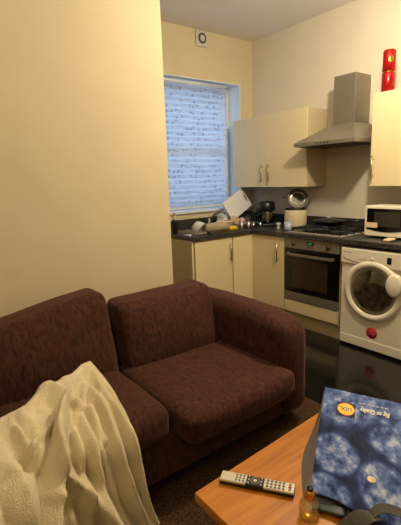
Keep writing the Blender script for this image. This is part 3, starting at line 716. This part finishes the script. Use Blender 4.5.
def cr(p0, p1, p2, p3, t_):
    return .5*((2*p1) + (-p0+p2)*t_ + (2*p0-5*p1+4*p2-p3)*t_*t_ + (-p0+3*p1-3*p2+p3)*t_**3)
def ev(u, v):
    nu, nv = len(net[0])-1, len(net)-1
    fu, fv = u*nu, v*nv; iu, iv = min(int(fu), nu-1), min(int(fv), nv-1); tu, tv = fu-iu, fv-iv
    rows = []
    for k in range(-1, 3):
        r = net[max(0, min(nv, iv+k))]
        rows.append(cr(*[Vector(r[max(0, min(nu, iu+j))]) for j in range(-1, 3)], tu))
    return cr(*rows, tv)
def seg_d(p, a, b):
    ab = (b[0]-a[0], b[1]-a[1]); t_ = max(0, min(1, ((p[0]-a[0])*ab[0]+(p[1]-a[1])*ab[1])/(ab[0]**2+ab[1]**2+1e-9)))
    return math.hypot(p[0]-a[0]-ab[0]*t_, (p[1]-a[1]-ab[1]*t_)), t_
# folds: polyline in (u, v), half width, height
folds = [
 ([(.75, .22), (.80, .45), (.83, .7), (.85, 1.0)], .012, .014),
 ([(.64, .18), (.70, .30), (.80, .42), (.84, .55)], .014, .018),
 ([(.56, .34), (.46, .44), (.38, .50)], .02, .014),
 ([(.60, .62), (.63, .78), (.62, 1.0)], .014, .016),
 ([(.25, .28), (.30, .42), (.40, .50)], .02, .014),
 ([(.10, .62), (.22, .78), (.30, 1.0)], .02, .016),
  ([(.85, .10), (.90, .27), (.945, .47), (.965, .6), (.965, .8), (.965, 1.0)], .022, .030),
 ([(.70, .20), (.80, .27), (.87, .35), (.885, .48), (.885, .62), (.90, .8), (.92, 1.0)], .024, .036),
 ([(.65, .39), (.72, .42), (.77, .57), (.775, .75), (.79, 1.0)], .022, .026),
 ([(.67, .42), (.70, .58), (.70, .78), (.70, 1.0)], .018, .020),
 ([(.84, .12), (.69, .17), (.53, .12), (.37, .12)], .035, .024),
 ([(.40, .10), (.52, .17), (.585, .27), (.60, .40), (.57, .54), (.50, .70), (.47, 1.0)], .040, .050),
 ([(.55, .60), (.68, .75), (.77, .87), (.84, 1.0)], .035, .040),
 ([(.17, .30), (.28, .48), (.43, .58), (.53, .62)], .04, -.022),
 ([(.18, .50), (.34, .68), (.42, .85)], .05, .02),
 ([(.30, .18), (.38, .34), (.44, .50)], .05, .016),
]
def lobe(u, v):        # the thick doubled layer on the left, ending in a drop towards the gathered middle
    pl = [(.50, 0), (.53, .15), (.60, .28), (.635, .42), (.60, .54), (.53, .66), (.49, .80), (.47, 1.0)]
    for (a_, b_), (c_, d_) in zip(pl, pl[1:]):
        if b_ <= v <= d_:
            e_ = a_+(c_-a_)*(v-b_)/(d_-b_); break
    q_ = (e_+.01-u)/.035; q_ = max(0, min(1, q_*.5+.5))
    return .035*q_*q_*(3-2*q_)
bm = bmesh.new(); NU, NV = 130, 120; G = []
for j in range(NV+1):
    row = []
    for i in range(NU+1):
        u, v = i/NU, j/NV
        p = ev(u, v); e = .004
        du = ev(min(1, u+e), v)-ev(max(0, u-e), v); dv = ev(u, min(1, v+e))-ev(u, max(0, v-e))
        n = dv.cross(du); n.normalize()
        if n.dot(Vector((0, -1, .6))) < 0: n = -n
        h = 0
        for pl, wd, ht in folds:
            best = 9; bt_ = 0
            for k in range(len(pl)-1):
                d_, tt = seg_d((u, v*.8), (pl[k][0], pl[k][1]*.8), (pl[k+1][0], pl[k+1][1]*.8))
                if d_ < best: best = d_; bt_ = (k+tt)/(len(pl)-1)
            q_ = best/wd
            h += ht*(math.exp(-1.15*q_**1.35) - .30*math.exp(-((q_-1.7)**2)*1.6))*(min(1, bt_*5+.3))
        rmp = max(0, min(1, (v-.12)/.22)); rmp = rmp*rmp*(3-2*rmp)
        h = h*1.4*(.35+.65*rmp) + lobe(u, v)*rmp
        h += .006*noise.noise(Vector((u*9, v*6, 3))) + .003*noise.noise(Vector((u*24, v*12, 7)))
        edge = min(1, v*9)
        p = p + n*h*edge
        p.z = max(p.z, .014)
        row.append(bm.verts.new(p))
    G.append(row)
for j in range(NV):
    for i in range(NU): bm.faces.new((G[j][i], G[j+1][i], G[j+1][i+1], G[j][i+1]))
bmesh.ops.recalc_face_normals(bm, faces=bm.faces[:])
th = obj('throw_blanket', bm, M['throw'], None, True); s_m = th.modifiers.new('s', 'SOLIDIFY'); s_m.thickness = .008; s_m.offset = 0
tag(th, 'beige fleece throw heaped on the left of the sofa and trailing to the carpet', 'blanket')

# ================================================================ COFFEE TABLE
t = thing('coffee_table', 'oak coffee table with the remote and blueberry bag on it', 'table', (-2.35, -3.0, 0), 0)
bm = B(-.555, .155, -.48, .325, .398, .43, .003)
tt = obj('table_top', bm, M['wood'], t)
for v in tt.data.vertices:            # the far edge is a touch out of square with the room
    v.co.y += (v.co.x+.555)*.043 if v.co.y > 0 else (v.co.x+.555)*.043
for x in (-.44, .12):
    for y in (-.44, .25): obj('leg', B(x-.025, x+.025, y-.025 + (x+.555)*.043, y+.025+(x+.555)*.043, .003, .397, .003), M['wood'], t)
obj('apron', B(-.41, .09, .235, .255, .33, .397), M['wood'], t)

# remote control
e1 = Vector((-2.676+2.816, -2.892+2.689, 0)); e1.normalize()
RO = Vector((-2.800, -2.685, .4312)); ry = Vector((-e1.y, e1.x, 0))   # ry towards the far side
c0 = RO
t = thing('remote_control', 'long silver television remote with a black middle section on the coffee table', 'remote control', c0, math.atan2(e1.y, e1.x))
Lr, Wr = .245, .044
obj('remote_base', B(0, Lr, -Wr/2, Wr/2, 0, .013, .004), M['black'], t)
obj('silver_end', B(.001, .088, -Wr/2+.0005, Wr/2-.0005, .011, .020, .003), M['silver'], t)
obj('black_middle', B(.088, .146, -Wr/2+.0005, Wr/2-.0005, .011, .0195, .002), M['black'], t)
obj('silver_keypad', B(.146, Lr-.001, -Wr/2+.0005, Wr/2-.0005, .011, .020, .003), M['silver'], t)
def btn(x, y, r, m, name='button', h=.0225):
    obj(name, LA([(r, .019), (r, h-.001), (r*.8, h), (0, h)], n=14, M4=Matrix.Translation((x, y, 0))), m, t)
for i in range(3):
    for j in range(3): btn(.055+i*.012, -.012+j*.012, .0036, M['button'])
for i in range(5):
    for j in range(3): btn(.158+i*.013, -.013+j*.013, .0046, M['button'])
btn(.230, .012, .0042, M['button']); btn(.230, 0, .0055, M['redbtn']); btn(.230, -.012, .0042, M['button'])
obj('navigation_ring', LA([(.011, .019), (.0115, .0215), (.0155, .0215), (.016, .019)], n=28, M4=Matrix.Translation((.117, 0, 0))), M['button'], t)
btn(.117, 0, .006, M['white_btn'], 'ok_button')
for x in (.096, .138):
    for y in (-.014, 0, .014): btn(x, y, .0026, M['white_btn'])

# ================================================================ SHOPPING BAG
O = Vector((-2.285, -2.722, .605)); N0 = Vector((-2.640, -2.930, .462))
e1 = Vector((.405, -.914, -.012)).normalized(); e2 = (N0-O); Lb = e2.length; e2.normalize(); e3 = e1.cross(e2).normalized()
if e3.z < 0: e3 = -e3
Wb = .36
t = thing('shopping_bag', 'large blueberry-print shopping bag lying upside down on the coffee table', 'bag', (0, 0, 0))
def bulge(u, v):
    return .012*math.sin(PI*u)*math.sin(PI*min(1, v*1.05)) + .006*math.sin(u*9+v*5)*v + .005*noise.noise(Vector((u*5, v*6, 1)))
bm = bmesh.new(); NX, NY = 40, 44; uvl = bm.loops.layers.uv.new('UVMap')
def facep(u, v): 
    vv = v*(1 + .22*max(0, u-.15))               # the mouth hangs a little further down on the right
    return O + e1*(Wb*u) + e2*(Lb*vv) + e3*bulge(u, v)
G = [[bm.verts.new(facep(i/NX, j/NY)) for i in range(NX+1)] for j in range(NY+1)]
for j in range(NY):
    for i in range(NX):
        f = bm.faces.new((G[j][i], G[j][i+1], G[j+1][i+1], G[j+1][i])); f.smooth = True
        for lp, (a, b_) in zip(f.loops, ((i, j), (i+1, j), (i+1, j+1), (i, j+1))): lp[uvl].uv = (a/NX, b_/NY)
body = obj('front_panel', bm, M['berry'], t, True); sm = body.modifiers.new('s', 'SOLIDIFY'); sm.thickness = .002; sm.offset = 1
# sides, base and underside
TZ = .4325
bm = bmesh.new()
def drop(p, out=0): return Vector((p.x, p.y, TZ)) + Vector((-.4, -.0, 0))*out
Lt = [facep(0, j/20)-e3*.001 for j in range(21)]; Rr = [facep(1, j/20)-e3*.001 for j in range(21)]; Bt = [facep(i/20, 0)-e3*.001 for i in range(21)]
def strip(top, foot):
    a = [bm.verts.new(p) for p in top]; b_ = [bm.verts.new(p) for p in foot]
    for i in range(len(a)-1):
        bm.faces.new((a[i], a[i+1], b_[i+1], b_[i]))
gl = e1*-1
strip(Lt, [Vector((p.x, p.y, max(TZ, TZ))) + gl*(.022+.030*math.sin(PI*j/20)) for j, p in enumerate(Lt)])
strip(Rr, [Vector((p.x, p.y, TZ)) for p in Rr])
strip(Bt, [Vector((p.x, p.y, TZ)) + Vector((.02, .012, 0)) for p in Bt])
a = [Vector((p.x, p.y, TZ)) for p in (Lt[0], Lt[-1], Rr[-1], Rr[0])]
bm.faces.new([bm.verts.new(p) for p in a])
obj('side_gusset', bm, M['bagside'], t)
# dark lining at the mouth
bm = bmesh.new(); mt = [facep(i/20, 1)-e3*.003 for i in range(21)]
ft = [Vector((p.x, p.y, TZ+.002)) + e2*.0 - e2*(.03) for p in mt]
a = [bm.verts.new(p) for p in mt]; b_ = [bm.verts.new(p) for p in ft]
for i in range(20): bm.faces.new((a[i], a[i+1], b_[i+1], b_[i]))
obj('lining', bm, M['dark'], t)
# logo and lettering: printed head-down as the bag lies
def onface(u, v, lift=.0008): return facep(u, v) + e3*lift
def print_on(bm, cu, cv, rot=0):
    # local x runs to the reader's right when the bag is upright: towards -e1; local y towards the mouth (e2)
    ca, sa = math.cos(rot), math.sin(rot)
    for v in bm.verts:
        x, y, z = v.co; x, y = ca*x-sa*y, sa*x+ca*y
        u = cu - x/Wb; w_ = (cv + y/Lb)/(1+.22*max(0, u-.15))
        v.co = onface(u, w_, .0016+z)
def plate(w_, h_, z, n=6):
    bm = bmesh.new(); g = [[bm.verts.new((-w_/2+w_*i/n, -h_/2+h_*j/n, z)) for i in range(n+1)] for j in range(n+1)]
    for j in range(n):
        for i in range(n): bm.faces.new((g[j][i], g[j][i+1], g[j+1][i+1], g[j+1][i]))
    return bm
def disc(r, z, r0=0, n=36, sy=1):
    bm = bmesh.new(); rs = [r0 + (r-r0)*k/4 for k in range(5)]; rg = []
    for q_ in rs: rg.append([bm.verts.new((q_*math.cos(2*PI*i/n), sy*q_*math.sin(2*PI*i/n), z)) for i in range(n)])
    for a, b_ in zip(rg, rg[1:]):
        for i in range(n): bm.faces.new((a[i], a[(i+1) % n], b_[(i+1) % n], b_[i]))
    return bm
LU, LV, LR = .238, .212, math.radians(0)
bm = plate(.066, .066, .0002); print_on(bm, LU, LV, LR); lg = obj('logo_square', bm, mat('navy_print', (14, 18, 40), .7, var=.03), t)
bm = disc(.0308, .0007, .0285); print_on(bm, LU, LV, LR); obj('logo_ring', bm, mat('red_print', (206, 58, 28), .4, var=.03), lg)
bm = disc(.0287, .0006, .0); print_on(bm, LU, LV, LR); obj('logo_disc', bm, mat('yellow_print', (242, 190, 10), .6, var=.03), lg)
bm = text_mesh('LiDL', .0225, .0002, 0, .0006); 
for v in bm.verts: v.co.z += .0012
print_on(bm, LU, LV, LR); obj('logo_lettering', bm, mat('navy_lettering', (24, 32, 70), .4), lg)
bm = text_mesh('Big on Quality', .026, .0002, .25, .0005)
for v in bm.verts: v.co.z += .0012; v.co.x *= .66; v.co.y *= 1.15
print_on(bm, .515, .178, math.radians(0)); obj('slogan_lettering', bm, mat('cream_lettering', (232, 220, 176), .5), t)
bm = bmesh.new()
for i in range(7): box(bm, -.05+i*.015, -.05+i*.015+.010, -.0018, .0018, .0008, .0014)
print_on(bm, .495, .106, math.radians(0)); obj('small_lettering', bm, mat('grey_lettering', (188, 184, 168), .5), t)
bm = disc(.013, .0006, 0, sy=.8); print_on(bm, .495, .79); obj('berry_tip', bm, mat('cream_berry_tip', (226, 204, 150), .5, var=.15, scale=60), t)
# webbing handles
def strap(pts, wv, w_=.03, th_=.003):
    bm = bmesh.new(); pts = [Vector(p) for p in pts]; L_ = []
    for i in range(len(pts)-1):
        for k in range(6):
            P = [pts[max(0, i-1)], pts[i], pts[i+1], pts[min(len(pts)-1, i+2)]]; L_.append(cr(*P, k/6))
    L_.append(pts[-1]); wv = Vector(wv).normalized(); A = []; 
    for i, p in enumerate(L_):
        d_ = (L_[min(i+1, len(L_)-1)]-L_[max(0, i-1)]).normalized(); w2 = (wv - d_*wv.dot(d_)).normalized(); n_ = d_.cross(w2)
        A.append([bm.verts.new(p+w2*w_/2+n_*th_/2), bm.verts.new(p-w2*w_/2+n_*th_/2), bm.verts.new(p-w2*w_/2-n_*th_/2), bm.verts.new(p+w2*w_/2-n_*th_/2)])
    for a, b_ in zip(A, A[1:]):
        for k in range(4): bm.faces.new((a[k], a[(k+1) % 4], b_[(k+1) % 4], b_[k]))
    bm.faces.new(A[0]); bm.faces.new(A[-1][::-1]); bmesh.ops.recalc_face_normals(bm, faces=bm.faces[:]); return bm
def F(u, v, h=.004): return facep(u, v) + e3*h
obj('handle', strap([F(.46, 1.06, -.02), F(.50, .97, .008), F(.56, .91, .022), (F(.64, .88, .026)), F(.74, .87, .024), F(.84, .91, .014), F(.90, 1.0, .0)], e2, .028), M['grey_fabric'], t)
obj('handle', strap([F(.54, .94, .006), F(.46, 1.00, .012), F(.38, 1.06, .006), F(.30, 1.14, -.012), F(.24, 1.22, -.022)], e1, .045), M['grey_fabric'], t)
o = tag(obj('snack_wrapper', soft(0, 0, 0, .10, .035, .014, .006, 6, rough=.008), M['green']), 'dark green wrapper on the table at the mouth of the shopping bag', 'wrapper'); o.location = (-2.640, -3.00, .442); o.rotation_euler = (0, 0, -1.0)

# perfume bottle
t = thing('glass_bottle', 'small round clear bottle with a copper cap at the front of the table', 'bottle', (-2.700, -2.975, .4312)); t.scale = (1.08, 1.08, 1.12)
obj('bottle_body', LA([(.022, 0), (.027, .004), (.029, .015), (.029, .04), (.024, .052), (.012, .057), (.011, .062)], n=32), M['bottleglass'], t)
obj('liquid', LA([(0, .004), (.024, .005), (.0265, .015), (.0265, .034), (0, .0345)], n=28), glass('pale_yellow_liquid', (244, 234, 190), .95), t)
obj('cap', LA([(.013, .060), (.0145, .064), (.0145, .078), (.011, .083), (.006, .085)], n=28), M['copper'], t)
obj('cap_top', LA([(.009, .085), (.008, .090), (0, .091)], n=20), M['black'], t)
